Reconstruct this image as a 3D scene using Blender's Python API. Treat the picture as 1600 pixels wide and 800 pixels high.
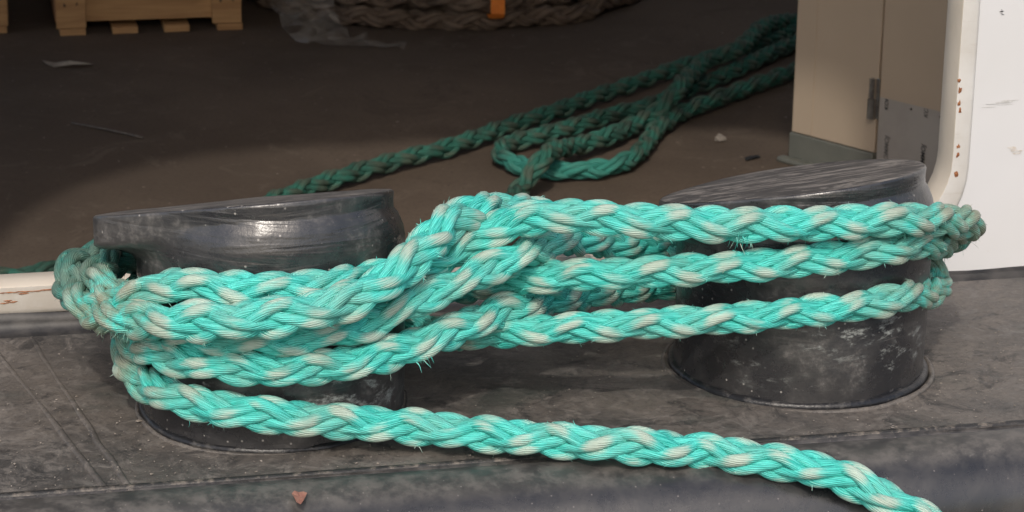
import bpy, bmesh, math, random
import numpy as np
from mathutils import Vector, Matrix

random.seed(7)
rng = np.random.default_rng(7)
S = bpy.context.scene
for o in list(bpy.data.objects):
    bpy.data.objects.remove(o)
COL = S.collection

# ------------------------------------------------------------------ camera
FPX = 4000.0                       # focal length in pixels of a 1600 px wide picture
def _axes(p, psi, roll):
    p, psi, roll = map(math.radians, (p, psi, roll))
    F = np.array([math.sin(psi)*math.cos(p), math.cos(psi)*math.cos(p), -math.sin(p)])
    R = np.array([math.cos(psi), -math.sin(psi), 0.0])
    U = np.cross(R, F)
    return F, R*math.cos(roll)+U*math.sin(roll), -R*math.sin(roll)+U*math.cos(roll)
CF, CR, CU = _axes(18, 12.5, 0.75)
CP = np.array([-0.39734971, -3.30607326, 1.29596784])

cam = bpy.data.cameras.new('camera')
co = bpy.data.objects.new('camera', cam)
COL.objects.link(co)
m = Matrix.Identity(4)
for i in range(3):
    m[i][0], m[i][1], m[i][2], m[i][3] = CR[i], CU[i], -CF[i], CP[i]
co.matrix_world = m
cam.sensor_fit = 'HORIZONTAL'
cam.sensor_width = 36.0
cam.lens = 36.0*FPX/1600.0
cam.clip_start = 0.05
cam.clip_end = 3000
cam.dof.use_dof = True
cam.dof.focus_distance = 3.45
cam.dof.aperture_fstop = 13
S.camera = co

# ------------------------------------------------------------------ light
SUN = Vector((0.30, 1.0, -1.0)).normalized()     # the way the light travels
EL = math.asin(-SUN.z)
AZ = math.atan2(-SUN.x, -SUN.y)
W = bpy.data.worlds.new('World')
S.world = W
W.use_nodes = True
nt = W.node_tree
sky = nt.nodes.new('ShaderNodeTexSky')
sky.sky_type = 'NISHITA'
sky.sun_disc = False
sky.sun_elevation = EL
sky.sun_rotation = AZ
sky.dust_density = 4.0
sky.air_density = 1.0
bg = nt.nodes['Background']
bg.inputs['Strength'].default_value = 0.15
nt.links.new(sky.outputs[0], bg.inputs['Color'])
sl = bpy.data.lights.new('sun', 'SUN')
sl.energy = 1.15
sl.angle = math.radians(1.6)
sl.color = (1.0, 0.95, 0.87)
so = bpy.data.objects.new('sun', sl)
COL.objects.link(so)
so.rotation_euler = SUN.to_track_quat('-Z', 'Y').to_euler()
so.location = (-1, -4, 5)
S.view_settings.view_transform = 'Standard'
S.view_settings.look = 'None'
S.view_settings.exposure = 0.20
S.view_settings.gamma = 1.0
S.view_settings.use_curve_mapping = False
S.render.engine = 'CYCLES'
S.render.resolution_x = 1024
S.render.resolution_y = 512
S.cycles.max_bounces = 8
S.cycles.use_denoising = True

# ------------------------------------------------------------------ measuring helpers
def ray(x, y):
    return CF + CR*((x-800)/FPX) + CU*((400-y)/FPX)
def at_z(x, y, z):
    d = ray(x, y)
    return CP + d*((z-CP[2])/d[2])
def at_y(x, y, Y):
    d = ray(x, y)
    return CP + d*((Y-CP[1])/d[1])
def at_plane(x, y, p0, n):
    d = ray(x, y)
    return CP + d*(np.dot(np.array(p0)-CP, n)/np.dot(d, n))

FL = -0.40                          # level of the deck inside the ship
BOL = [np.array([0.0, 0.0, 0.0]), np.array([0.769, 0.0226, 0.0])]
RB = 0.181
def cyl(b, x, y, rr, front=True):
    """point where the line of sight meets a cylinder of radius rr round bollard b"""
    d = ray(x, y); o = CP-BOL[b]
    A = d[0]**2+d[1]**2; B = 2*(o[0]*d[0]+o[1]*d[1]); C = o[0]**2+o[1]**2-rr*rr
    D = max(B*B-4*A*C, 0.0)
    t = (-B-math.sqrt(D))/(2*A) if front else (-B+math.sqrt(D))/(2*A)
    return CP+d*t
def ang(b, deg, rr, z):
    a = math.radians(deg)
    return BOL[b]+np.array([rr*math.cos(a), rr*math.sin(a), z])

# ------------------------------------------------------------------ object helpers
def tag(o, label=None, cat=None, group=None, kind=None):
    if label: o['label'] = label
    if cat: o['category'] = cat
    if group: o['group'] = group
    if kind: o['kind'] = kind
    return o
def thing(name, label, cat, loc=(0, 0, 0), group=None):
    o = bpy.data.objects.new(name, None)
    o.location = loc
    o.empty_display_size = 0.1
    COL.objects.link(o)
    return tag(o, label, cat, group)
def link_mesh(name, me, mat, parent=None, smooth=False):
    o = bpy.data.objects.new(name, me)
    COL.objects.link(o)
    if mat: me.materials.append(mat)
    if smooth:
        me.polygons.foreach_set('use_smooth', [True]*len(me.polygons))
    if parent is not None:
        o.parent = parent
        o.matrix_parent_inverse = Matrix.Translation(-Vector(parent.location))
    return o
def from_bm(name, bm, mat, parent=None, smooth=False):
    me = bpy.data.meshes.new(name)
    bmesh.ops.recalc_face_normals(bm, faces=bm.faces)
    bm.to_mesh(me); bm.free()
    return link_mesh(name, me, mat, parent, smooth)
def from_data(name, V, F, mat, parent=None, smooth=False):
    me = bpy.data.meshes.new(name)
    me.from_pydata([tuple(v) for v in V], [], F)
    me.update()
    return link_mesh(name, me, mat, parent, smooth)
def add_box(bm, a, b, M=None, bevel=0.0):
    a = Vector(a); b = Vector(b)
    r = bmesh.ops.create_cube(bm, size=1.0)
    vs = r['verts']
    for v in vs:
        v.co = Vector((a[i]+(v.co[i]+0.5)*(b[i]-a[i]) for i in range(3)))
    if bevel > 0:
        es = list({e for v in vs for e in v.link_edges})
        rr = bmesh.ops.bevel(bm, geom=es, offset=bevel, segments=2, affect='EDGES', profile=0.6)
        vs = list({v for f in rr['faces'] for v in f.verts} | {v for v in vs if v.is_valid})
    if M is not None:
        for v in vs: v.co = M @ v.co
    return vs
def smooth_noise(n, scale, amp, seed=0):
    r = np.random.default_rng(seed)
    k = max(4, int(n/scale)+3)
    p = r.normal(0, 1, k)
    return amp*np.interp(np.linspace(0, k-1, n), np.arange(k), p)
def tube_mesh(pts, rad, n=8, cap=True):
    pts = np.array(pts, float); rad = np.broadcast_to(np.array(rad, float), (len(pts),))
    T = np.gradient(pts, axis=0); T /= np.linalg.norm(T, axis=1)[:, None]
    N = np.cross(T[0], (0.13, 0.37, 0.92)); N /= np.linalg.norm(N)
    V = []; F = []
    for i in range(len(pts)):
        N = N-T[i]*np.dot(N, T[i]); N /= np.linalg.norm(N)
        B = np.cross(T[i], N)
        for k in range(n):
            a = 2*math.pi*k/n
            V.append(pts[i]+rad[i]*(N*math.cos(a)+B*math.sin(a)))
    for i in range(len(pts)-1):
        for k in range(n):
            F.append((i*n+k, i*n+(k+1) % n, (i+1)*n+(k+1) % n, (i+1)*n+k))
    if cap:
        F.append(tuple(range(n))[::-1]); F.append(tuple((len(pts)-1)*n+k for k in range(n)))
    return V, F

# ------------------------------------------------------------------ material helpers
class Mat:
    def __init__(s, name):
        s.m = bpy.data.materials.new(name); s.m.use_nodes = True
        s.t = s.m.node_tree; s.b = s.t.nodes['Principled BSDF']; s.out = s.t.nodes['Material Output']
    def n(s, typ, **kw):
        nd = s.t.nodes.new('ShaderNode'+typ)
        for k, v in kw.items():
            if k in nd.inputs.keys(): nd.inputs[k].default_value = v
            else: setattr(nd, k, v)
        return nd
    def l(s, a, b): s.t.links.new(a, b)
    def coord(s, scale=(1, 1, 1), rot=(0, 0, 0)):
        if not hasattr(s, 'tc'): s.tc = s.n('TexCoord')
        mp = s.n('Mapping'); mp.inputs['Scale'].default_value = scale; mp.inputs['Rotation'].default_value = rot
        s.l(s.tc.outputs['Object'], mp.inputs['Vector'])
        return mp.outputs[0]
    def noise(s, scale, detail=4, rough=0.6, vec=None, lo=None, hi=None, dist=0.0):
        nd = s.n('TexNoise', Scale=scale, Detail=detail, Roughness=rough, Distortion=dist)
        s.l(vec if vec is not None else s.coord(), nd.inputs['Vector'])
        o = nd.outputs['Fac']
        if lo is not None: o = s.ramp(o, lo, hi)
        return o
    def ramp(s, f, lo, hi, a=0.0, b=1.0):
        r = s.n('MapRange'); r.interpolation_type = 'SMOOTHSTEP'
        for k, v in (('From Min', lo), ('From Max', hi), ('To Min', a), ('To Max', b)): r.inputs[k].default_value = v
        s.l(f, r.inputs['Value']); return r.outputs[0]
    def math(s, op, a, b=None):
        nd = s.n('Math', operation=op)
        for i, v in enumerate((a, b)):
            if v is None: continue
            if isinstance(v, (int, float)): nd.inputs[i].default_value = v
            else: s.l(v, nd.inputs[i])
        return nd.outputs[0]
    def mix(s, f, a, b):
        nd = s.n('Mix', data_type='RGBA')
        for i, v in ((0, f), (6, a), (7, b)):
            if isinstance(v, (int, float)): nd.inputs[i].default_value = v
            elif isinstance(v, tuple): nd.inputs[i].default_value = v+(1.0,)
            else: s.l(v, nd.inputs[i])
        return nd.outputs[2]
    def base(s, c):
        if isinstance(c, tuple): s.b.inputs['Base Color'].default_value = c+(1.0,)
        else: s.l(c, s.b.inputs['Base Color'])
    def rough(s, v):
        if isinstance(v, (int, float)): s.b.inputs['Roughness'].default_value = v
        else: s.l(v, s.b.inputs['Roughness'])
    def bump(s, h, strength=0.5, dist=0.002):
        nd = s.n('Bump'); nd.inputs['Strength'].default_value = strength; nd.inputs['Distance'].default_value = dist
        s.l(h, nd.inputs['Height'])
        prev = s.b.inputs['Normal'].links
        if prev: s.l(prev[0].from_socket, nd.inputs['Normal'])
        s.l(nd.outputs[0], s.b.inputs['Normal'])

def specks(M, scale, thr, seedvec=None):
    """small scattered grains: voronoi cells of which only some hold a grain"""
    v = M.n('TexVoronoi', Scale=scale); M.l(M.coord(), v.inputs['Vector'])
    d = M.ramp(v.outputs['Distance'], 0.10, 0.22, 1.0, 0.0)
    sep = M.n('SeparateColor'); M.l(v.outputs['Color'], sep.inputs[0])
    return M.math('MULTIPLY', d, M.ramp(sep.outputs[0], thr, thr+0.02))

# rope: colour and fibre run along each strand (attributes us = metres along, vs = around, wear = how far out)
def rope_mat(name, teal, teal2, beige, wear_lo, wear_hi, amount, dirt=None, dirt_amt=0.0, rough=0.42, ends=False, clean=None, dark=()):
    M = Mat(name)
    def at(n):
        a = M.n('Attribute'); a.attribute_name = n; return a.outputs['Fac']
    us, vs, wear, sid = at('us'), at('vs'), at('wear'), at('sid')
    def vec(a, b, c):
        k = M.n('CombineXYZ')
        for i, v in enumerate((a, b, c)):
            M.l(v, k.inputs[i])
        return k.outputs[0]
    tw = M.math('ADD', M.math('MULTIPLY', vs, 42.0), M.math('MULTIPLY', us, 330.0))
    fib = M.n('TexNoise', Scale=1.0, Detail=3.0, Roughness=0.65)
    M.l(vec(tw, M.math('MULTIPLY', us, 26.0), M.math('MULTIPLY', sid, 13.7)), fib.inputs['Vector'])
    fibf = fib.outputs['Fac']
    big = M.n('TexNoise', Scale=1.0, Detail=2.5, Roughness=0.6)
    M.l(vec(M.math('MULTIPLY', us, 13.0), M.math('MULTIPLY', vs, 1.6), M.math('MULTIPLY', sid, 5.1)), big.inputs['Vector'])
    c = M.mix(M.ramp(fibf, 0.33, 0.62), teal, teal2)
    w = M.ramp(M.math('ADD', wear, M.math('MULTIPLY', M.math('SUBTRACT', fibf, 0.5), 1.1)), wear_lo, wear_hi)
    w = M.math('MULTIPLY', w, M.ramp(big.outputs['Fac'], 0.33, 0.52))
    c = M.mix(M.math('MULTIPLY', w, amount), c, beige)
    if dirt:
        f = M.math('MULTIPLY', M.noise(14, 4, 0.6, lo=0.42, hi=0.72), dirt_amt)
        if ends:       # brown grime where the turns chafe at both ends of the lashing
            sx = M.n('SeparateXYZ'); M.l(M.coord(), sx.inputs[0])
            e = M.math('MAXIMUM', M.ramp(sx.outputs[0], 0.72, 1.0), M.ramp(sx.outputs[0], -0.24, -0.12, 1.0, 0.0))
            e = M.math('MULTIPLY', e, M.noise(30, 5, 0.7, lo=0.34, hi=0.58))
            c = M.mix(M.math('MULTIPLY', e, 0.78), c, (0.24, 0.23, 0.15))
        if clean is not None:      # a stretch that lay turned down and kept its colour
            vd = M.n('VectorMath', operation='DISTANCE'); M.l(M.coord(), vd.inputs[0]); vd.inputs[1].default_value = clean
            f = M.math('MULTIPLY', f, M.ramp(vd.outputs['Value'], 0.08, 0.24))
            c = M.mix(M.ramp(vd.outputs['Value'], 0.08, 0.24, 0.75, 0.0), c, (0.05, 0.33, 0.27))
        for (pt, r0, r1) in dark:  # shade at the loop and rear bend, painted in the slack rope's tone
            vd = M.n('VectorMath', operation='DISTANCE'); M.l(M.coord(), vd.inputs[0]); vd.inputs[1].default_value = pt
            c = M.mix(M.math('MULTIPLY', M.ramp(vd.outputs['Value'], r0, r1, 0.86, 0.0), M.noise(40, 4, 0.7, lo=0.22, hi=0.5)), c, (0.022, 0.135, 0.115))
        c = M.mix(f, c, dirt)
    M.base(c); M.rough(rough)
    M.b.inputs['Specular IOR Level'].default_value = 0.4
    st = M.math('SINE', M.math('MULTIPLY', tw, 2.6))
    M.bump(M.math('ADD', M.math('MULTIPLY', st, 0.35), fibf), 0.7, 0.0018)
    return M.m
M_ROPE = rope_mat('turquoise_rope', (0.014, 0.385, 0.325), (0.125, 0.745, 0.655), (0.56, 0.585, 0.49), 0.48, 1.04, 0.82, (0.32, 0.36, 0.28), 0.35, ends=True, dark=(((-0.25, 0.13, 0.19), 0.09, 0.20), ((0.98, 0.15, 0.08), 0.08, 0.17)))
M_ROPE_WORN = rope_mat('worn_turquoise_rope', (0.045, 0.46, 0.37), (0.12, 0.66, 0.53), (0.50, 0.47, 0.36), 0.15, 0.8, 0.95, (0.28, 0.30, 0.20), 0.55)
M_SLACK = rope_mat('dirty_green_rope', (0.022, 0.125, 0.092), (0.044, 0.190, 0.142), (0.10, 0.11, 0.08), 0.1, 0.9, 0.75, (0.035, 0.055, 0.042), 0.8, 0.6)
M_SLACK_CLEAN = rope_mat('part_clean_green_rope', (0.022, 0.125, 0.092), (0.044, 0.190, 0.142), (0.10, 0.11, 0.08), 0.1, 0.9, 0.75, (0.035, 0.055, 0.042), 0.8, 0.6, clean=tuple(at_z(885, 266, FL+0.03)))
M_COIL = rope_mat('brown_rope', (0.11, 0.078, 0.055), (0.17, 0.12, 0.085), (0.22, 0.165, 0.12), 0.1, 0.9, 0.6, (0.05, 0.036, 0.027), 0.7, 0.8)

def paint_black(streak=0.38):
    M = Mat('black_bollard_paint')
    n1 = M.noise(9, 6, 0.65); n2 = M.noise(40, 5, 0.7)
    dust = M.math('MULTIPLY', M.noise(9, 9, 0.78, lo=0.50, hi=0.66), M.noise(110, 4, 0.7, lo=0.40, hi=0.62))
    c = M.mix(M.ramp(n1, 0.35, 0.7), (0.022, 0.022, 0.024), (0.060, 0.057, 0.055))
    c = M.mix(M.math('MULTIPLY', dust, 0.7), c, (0.15, 0.14, 0.13))
    c = M.mix(M.math('MULTIPLY', M.noise(34, 8, 0.8, dist=1.0, lo=0.60, hi=0.70), 0.55), c, (0.20, 0.19, 0.185))
    c = M.mix(M.math('MULTIPLY', M.noise(1.0, 8, 0.8, vec=M.coord((5, 5, 90), (0.06, 0.1, 0)), lo=0.62, hi=0.70), 0.5), c, (0.24, 0.23, 0.22))
    c = M.mix(M.math('MULTIPLY', specks(M, 110, 0.86), 0.7), c, (0.40, 0.38, 0.35))
    M.base(c)
    M.rough(M.ramp(M.math('ADD', n1, M.math('MULTIPLY', dust, 0.4)), 0.35, 0.95, 0.25, 0.58))
    M.bump(M.noise(1.0, 3, 0.5, vec=M.coord((4, 4, 46)), dist=0.7), streak, 0.010)
    M.bump(n2, 0.35, 0.003)
    M.b.inputs['Specular IOR Level'].default_value = 0.85
    return M
def paint_post():
    M = paint_black(0.10); M.m.name = 'black_post_paint'
    # pale scrapes where the ropes chafe the lower half of the post
    sep = M.n('SeparateXYZ'); M.l(M.coord(), sep.inputs[0])
    band = M.math('MULTIPLY', M.ramp(sep.outputs[2], 0.015, 0.05), M.ramp(sep.outputs[2], 0.13, 0.19, 1.0, 0.0))
    sc = M.math('MULTIPLY', M.noise(1.0, 8, 0.75, vec=M.coord((26, 26, 60)), lo=0.52, hi=0.66), band)
    sc = M.math('MULTIPLY', sc, M.noise(8, 3, 0.5, lo=0.38, hi=0.58))
    old = M.b.inputs['Base Color'].links[0].from_socket
    M.base(M.mix(M.math('MULTIPLY', sc, 0.85), old, (0.36, 0.38, 0.36)))
    return M.m
M_POST = paint_post()
def cap_mat():
    M = paint_black(); M.m.name = 'black_cap_paint'
    # dry scratches and dust on the flat top only (upward faces of the cap)
    g = M.n('NewGeometry'); sep = M.n('SeparateXYZ'); M.l(g.outputs['True Normal'], sep.inputs[0])
    up = M.ramp(sep.outputs[2], 0.80, 0.93)
    st = M.noise(1.0, 7, 0.75, vec=M.coord((9, 30, 20), (0, 0, 0.25)), dist=1.3, lo=0.47, hi=0.60)
    f = M.math('MULTIPLY', up, M.math('ADD', M.math('MULTIPLY', st, 0.78), 0.12))
    old = M.b.inputs['Base Color'].links[0].from_socket
    M.base(M.mix(f, old, (0.27, 0.245, 0.22)))
    oldr = M.b.inputs['Roughness'].links[0].from_socket
    M.rough(M.math('MAXIMUM', oldr, M.math('MULTIPLY', up, 0.55)))
    return M.m
M_CAP = cap_mat()
def ledge_mat():
    M = Mat('dirty_black_ledge_paint')
    n1 = M.noise(3.0, 7, 0.65, dist=1.2); n2 = M.noise(24, 7, 0.72, dist=1.0)
    c = M.mix(M.ramp(n1, 0.36, 0.64), (0.062, 0.058, 0.055), (0.135, 0.118, 0.103))
    c = M.mix(M.math('MULTIPLY', M.ramp(n2, 0.46, 0.66), 0.65), c, (0.21, 0.187, 0.165))
    c = M.mix(M.math('MULTIPLY', M.noise(6.5, 8, 0.75, dist=2.2, lo=0.53, hi=0.64), 0.75), c, (0.024, 0.024, 0.025))
    c = M.mix(M.math('MULTIPLY', M.noise(9.0, 8, 0.78, vec=M.coord((1, 2.2, 1), (0, 0, 0.3)), dist=1.5, lo=0.57, hi=0.68), 0.6), c, (0.22, 0.20, 0.18))
    c = M.mix(M.math('MULTIPLY', M.noise(4.4, 3, 0.5, vec=M.coord((1, 1.6, 1)), lo=0.56, hi=0.70), 0.45), c, (0.034, 0.050, 0.043))
    c = M.mix(M.math('MULTIPLY', M.noise(120, 5, 0.75, lo=0.48, hi=0.70), 0.5), c, (0.022, 0.021, 0.021))
    clumps = M.noise(3.0, 4, 0.6, vec=M.coord((1, 1, 1), (0, 0, 2)), lo=0.40, hi=0.62)  # gathers the specks into random patches
    c = M.mix(M.math('MULTIPLY', M.math('MULTIPLY', specks(M, 150, 0.80), clumps), 0.7), c, (0.31, 0.27, 0.235))
    c = M.mix(M.math('MULTIPLY', specks(M, 260, 0.82), 0.5), c, (0.25, 0.22, 0.195))
    M.base(c); M.rough(M.ramp(n2, 0.3, 0.7, 0.36, 0.78))
    M.bump(n2, 0.5, 0.004); M.bump(M.noise(90, 4, 0.7), 0.35, 0.002); M.bump(M.noise(5, 3, 0.5), 0.3, 0.02)
    return M.m
M_LEDGE = ledge_mat()
def rail_mat():
    M = Mat('glossy_black_rail_paint')
    n1 = M.noise(7, 7, 0.7, dist=0.8); n2 = M.noise(34, 6, 0.72)
    c = M.mix(M.ramp(n1, 0.4, 0.68), (0.018, 0.018, 0.020), (0.046, 0.043, 0.041))
    sep = M.n('SeparateXYZ'); M.l(M.coord(), sep.inputs[0])
    top = M.ramp(sep.outputs[2], -0.02, 0.0)                     # dust lies on the flat top of the rail
    c = M.mix(M.math('MULTIPLY', top, M.ramp(n2, 0.38, 0.66, 0.15, 0.85)), c, (0.13, 0.118, 0.107))
    c = M.mix(M.math('MULTIPLY', M.noise(16, 8, 0.78, dist=1.2, lo=0.60, hi=0.70), 0.45), c, (0.20, 0.19, 0.18))
    c = M.mix(M.math('MULTIPLY', specks(M, 150, 0.88), 0.5), c, (0.28, 0.25, 0.23))
    M.base(c); M.rough(M.math('ADD', M.ramp(n2, 0.3, 0.7, 0.22, 0.36), M.math('MULTIPLY', top, 0.22)))
    M.b.inputs['Specular IOR Level'].default_value = 0.8
    M.bump(M.noise(5, 2, 0.4), 0.15, 0.015); M.bump(n2, 0.15, 0.002)
    return M.m
M_RAIL = rail_mat()
def bead_mat():
    M = Mat('dusty_weld_bead')
    n = M.noise(60, 4, 0.7)
    M.base(M.mix(M.ramp(n, 0.45, 0.7), (0.022, 0.021, 0.021), (0.17, 0.145, 0.12)))
    M.rough(0.5); M.bump(n, 0.5, 0.003)
    return M.m
M_BEAD = bead_mat()
def weld_mat():
    M = Mat('glossy_weld_paint')
    n = M.noise(45, 4, 0.7)
    M.base(M.mix(M.ramp(n, 0.5, 0.75), (0.014, 0.014, 0.016), (0.08, 0.075, 0.07)))
    M.rough(0.36); M.bump(n, 0.5, 0.004)
    return M.m
M_WELD = weld_mat()
def simple(name, c1, c2, scale=12, rough=0.6, bump=0.15, metal=0.0, detail=5):
    M = Mat(name)
    n = M.noise(scale, detail, 0.6)
    M.base(M.mix(M.ramp(n, 0.35, 0.68), c1, c2)); M.rough(rough)
    M.b.inputs['Metallic'].default_value = metal
    if bump: M.bump(n, bump, 0.003)
    return M.m
def white_mat():
    M = Mat('white_ship_paint')
    n = M.noise(2.2, 4, 0.55)
    c = M.mix(M.ramp(n, 0.35, 0.7), (0.665, 0.665, 0.67), (0.62, 0.617, 0.61))
    c = M.mix(M.math('MULTIPLY', M.noise(1.0, 6, 0.75, vec=M.coord((12, 12, 46)), lo=0.64, hi=0.78), 0.25), c, (0.50, 0.45, 0.38))
    M.base(c); M.rough(0.38); M.bump(M.noise(3.5, 2, 0.5), 0.12, 0.02)
    return M.m
M_WHITE = white_mat()
def rim_mat():
    M = Mat('stained_dimmed_rim_paint')
    c = M.mix(M.noise(5, 5, 0.6, lo=0.35, hi=0.7), (0.64, 0.63, 0.605), (0.53, 0.505, 0.46))
    c = M.mix(M.math('MULTIPLY', M.noise(1.0, 7, 0.75, vec=M.coord((8, 20, 60)), lo=0.55, hi=0.72), 0.55), c, (0.42, 0.36, 0.30))
    sz = M.n('SeparateXYZ'); M.l(M.coord(), sz.inputs[0])
    low = M.math('MULTIPLY', M.ramp(sz.outputs[2], 0.06, 0.16, 1.0, 0.0), M.noise(16, 5, 0.7, lo=0.2, hi=0.6))  # weaker light on the low rim put into its colour, along with stains
    c = M.mix(M.math('MULTIPLY', low, 0.75), c, (0.42, 0.38, 0.32))
    M.base(c); M.rough(0.42); M.bump(M.noise(40, 4, 0.6), 0.12, 0.003)
    return M.m
M_RIM = rim_mat()
def cream_mat():
    M = Mat('cream_rim_paint')
    c = M.mix(M.noise(6, 5, 0.6, lo=0.35, hi=0.7), (0.74, 0.665, 0.56), (0.66, 0.585, 0.48))
    c = M.mix(M.math('MULTIPLY', M.noise(1.0, 7, 0.75, vec=M.coord((18, 30, 26)), lo=0.63, hi=0.74), 0.8), c, (0.34, 0.20, 0.10))
    M.base(c); M.rough(0.45); M.bump(M.noise(30, 4, 0.6), 0.15, 0.003)
    return M.m
M_CREAM = cream_mat()
M_RUST = simple('rust', (0.22, 0.075, 0.025), (0.36, 0.16, 0.07), 90, 0.85, 0.6)
M_BLACKSTRIP = simple('black_strip_paint', (0.012, 0.012, 0.013), (0.05, 0.046, 0.043), 25, 0.45, 0.3)
def floor_mat():
    M = Mat('brown_deck_paint')
    n = M.noise(2.0, 6, 0.6)
    c = M.mix(M.ramp(n, 0.35, 0.68), (0.100, 0.075, 0.057), (0.136, 0.103, 0.078))
    c = M.mix(M.math('MULTIPLY', M.noise(90, 4, 0.7, lo=0.45, hi=0.75), 0.5), c, (0.06, 0.045, 0.037))
    c = M.mix(M.math('MULTIPLY', M.noise(5, 8, 0.75, dist=1.6, lo=0.54, hi=0.66), 0.35), c, (0.19, 0.15, 0.118))
    c = M.mix(M.math('MULTIPLY', M.noise(2.6, 7, 0.7, dist=1.0, lo=0.56, hi=0.68), 0.35), c, (0.055, 0.042, 0.034))
    c = M.mix(M.math('MULTIPLY', specks(M, 42, 0.95), 0.55), c, (0.30, 0.24, 0.20))
    c = M.mix(M.math('MULTIPLY', specks(M, 70, 0.95), 0.8), c, (0.02, 0.017, 0.015))
    M.base(c); M.rough(0.85); M.b.inputs['Specular IOR Level'].default_value = 0.25; M.bump(M.noise(120, 3, 0.6), 0.2, 0.002)
    return M.m
M_FLOOR = floor_mat()
M_INNER = simple('pale_inner_paint', (0.56, 0.54, 0.50), (0.62, 0.60, 0.56), 3, 0.7, 0.0)  # unseen walls and ceiling, kept pale to bounce light over the deck
M_PANEL = simple('beige_panel_paint', (0.475, 0.375, 0.275), (0.505, 0.40, 0.295), 3, 0.45, 0.04)
M_FILM = simple('grey_protective_film', (0.36, 0.325, 0.29), (0.41, 0.375, 0.335), 7, 0.38, 0.12)
M_COAM = simple('grey_green_coaming_paint', (0.13, 0.135, 0.115), (0.17, 0.17, 0.145), 6, 0.5, 0.1)
M_INK = simple('black_print', (0.012, 0.012, 0.014), (0.02, 0.02, 0.022), 30, 0.5, 0.0)
M_INK2 = simple('faint_black_print', (0.10, 0.095, 0.09), (0.15, 0.145, 0.14), 200, 0.5, 0.0)
M_STEEL = simple('hinge_steel', (0.30, 0.29, 0.28), (0.44, 0.43, 0.41), 60, 0.32, 0.1, 0.85)
M_GAP = simple('dark_seal', (0.02, 0.018, 0.016), (0.035, 0.03, 0.028), 20, 0.7, 0.0)
def wood_mat():
    M = Mat('pine_boards')
    w = M.noise(1.0, 6, 0.6, vec=M.coord((5, 60, 60)), dist=0.5)
    c = M.mix(M.ramp(w, 0.35, 0.7), (0.50, 0.285, 0.12), (0.38, 0.20, 0.08))
    v = M.n('TexVoronoi', Scale=1.0); M.l(M.coord((9, 9, 17)), v.inputs['Vector'])
    sep = M.n('SeparateColor'); M.l(v.outputs['Color'], sep.inputs[0])
    knot = M.math('MULTIPLY', M.ramp(v.outputs['Distance'], 0.10, 0.19, 1.0, 0.0), M.ramp(sep.outputs[1], 0.62, 0.66))
    M.base(M.mix(M.math('MULTIPLY', knot, 0.85), c, (0.10, 0.04, 0.018)))
    M.rough(0.65); M.bump(w, 0.2, 0.002)
    return M.m
M_WOOD = wood_mat()
M_WOODRED = simple('end_grain_pine', (0.24, 0.11, 0.05), (0.33, 0.16, 0.07), 25, 0.7, 0.2)
M_ORANGE = simple('orange_webbing', (0.75, 0.20, 0.025), (0.85, 0.26, 0.035), 60, 0.6, 0.2)
def plastic_mat():
    M = Mat('clear_plastic')
    M.b.inputs['Base Color'].default_value = (0.50, 0.46, 0.41, 1)
    M.rough(0.12)
    tr = M.n('BsdfTransparent'); mx = M.n('MixShader')
    M.l(M.ramp(M.noise(9, 4, 0.6), 0.3, 0.7, 0.14, 0.34), mx.inputs[0])
    M.l(tr.outputs[0], mx.inputs[1]); M.l(M.b.outputs[0], mx.inputs[2]); M.l(mx.outputs[0], M.out.inputs['Surface'])
    M.bump(M.noise(22, 2, 0.5), 0.3, 0.01); M.b.inputs['Specular IOR Level'].default_value = 1.0
    return M.m
M_PLASTIC = plastic_mat()
M_LEAF = simple('dry_leaf', (0.28, 0.12, 0.09), (0.36, 0.18, 0.13), 60, 0.7, 0.4)
M_PAPER = simple('dirty_paper', (0.26, 0.225, 0.18), (0.36, 0.31, 0.25), 30, 0.8, 0.2)
M_GRIT = simple('pale_grit', (0.20, 0.17, 0.14), (0.36, 0.32, 0.28), 40, 0.85, 0.0)
M_SCRAP = simple('black_rubber_scrap', (0.01, 0.01, 0.01), (0.02, 0.02, 0.02), 40, 0.6, 0.2)
def water_mat():
    M = Mat('harbour_water')
    M.base((0.012, 0.022, 0.022)); M.rough(0.12); M.bump(M.noise(1.6, 4, 0.6), 0.5, 0.1)
    return M.m
M_WATER = water_mat()

# ------------------------------------------------------------------ setting
WY = 0.36                            # front face of the ship's wall
WT = 0.063
GY = -0.268                          # groove between ledge and rail
def grid_sheet(name, x0, x1, y0, y1, z, nx, ny, mat, kind='structure', f=None):
    V = []; F = []
    for j in range(ny+1):
        for i in range(nx+1):
            x = x0+(x1-x0)*i/nx; y = y0+(y1-y0)*j/ny
            V.append((x, y, z+(f(x, y) if f else 0)))
    for j in range(ny):
        for i in range(nx):
            a = j*(nx+1)+i
            F.append((a, a+1, a+nx+2, a+nx+1))
    return tag(from_data(name, V, F, mat, None, True), kind=kind)
grid_sheet('water', -900, 900, -1500, 600, -2.2, 8, 8, M_WATER)
grid_sheet('deck_ledge', -2.2, 3.0, GY+0.004, WY, 0.0, 60, 14, M_LEDGE,
           f=lambda x, y: 0.002*math.sin(x*5.1+y*3)+0.0015*math.sin(x*11-y*9) if y < WY-0.05 else 0)
grid_sheet('deck_floor', -3.0, 4.5, WY+WT-0.01, 6.8, FL, 4, 4, M_FLOOR)
bm = bmesh.new()
add_box(bm, (-3.1, 6.8, FL-0.05), (4.6, 6.9, 2.6)); add_box(bm, (-3.1, WY+WT+.002, FL-0.05), (-3.0, 1.3, 2.6)); add_box(bm, (-3.1, 1.3, 2.4), (-3.0, 6.8, 2.6)); add_box(bm, (4.5, WY+WT+.002, FL-0.05), (4.6, 6.8, 2.6))  # unseen; left side cut open to let extra light onto the deck
tag(from_bm('inner_walls', bm, M_INNER), kind='structure')
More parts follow.
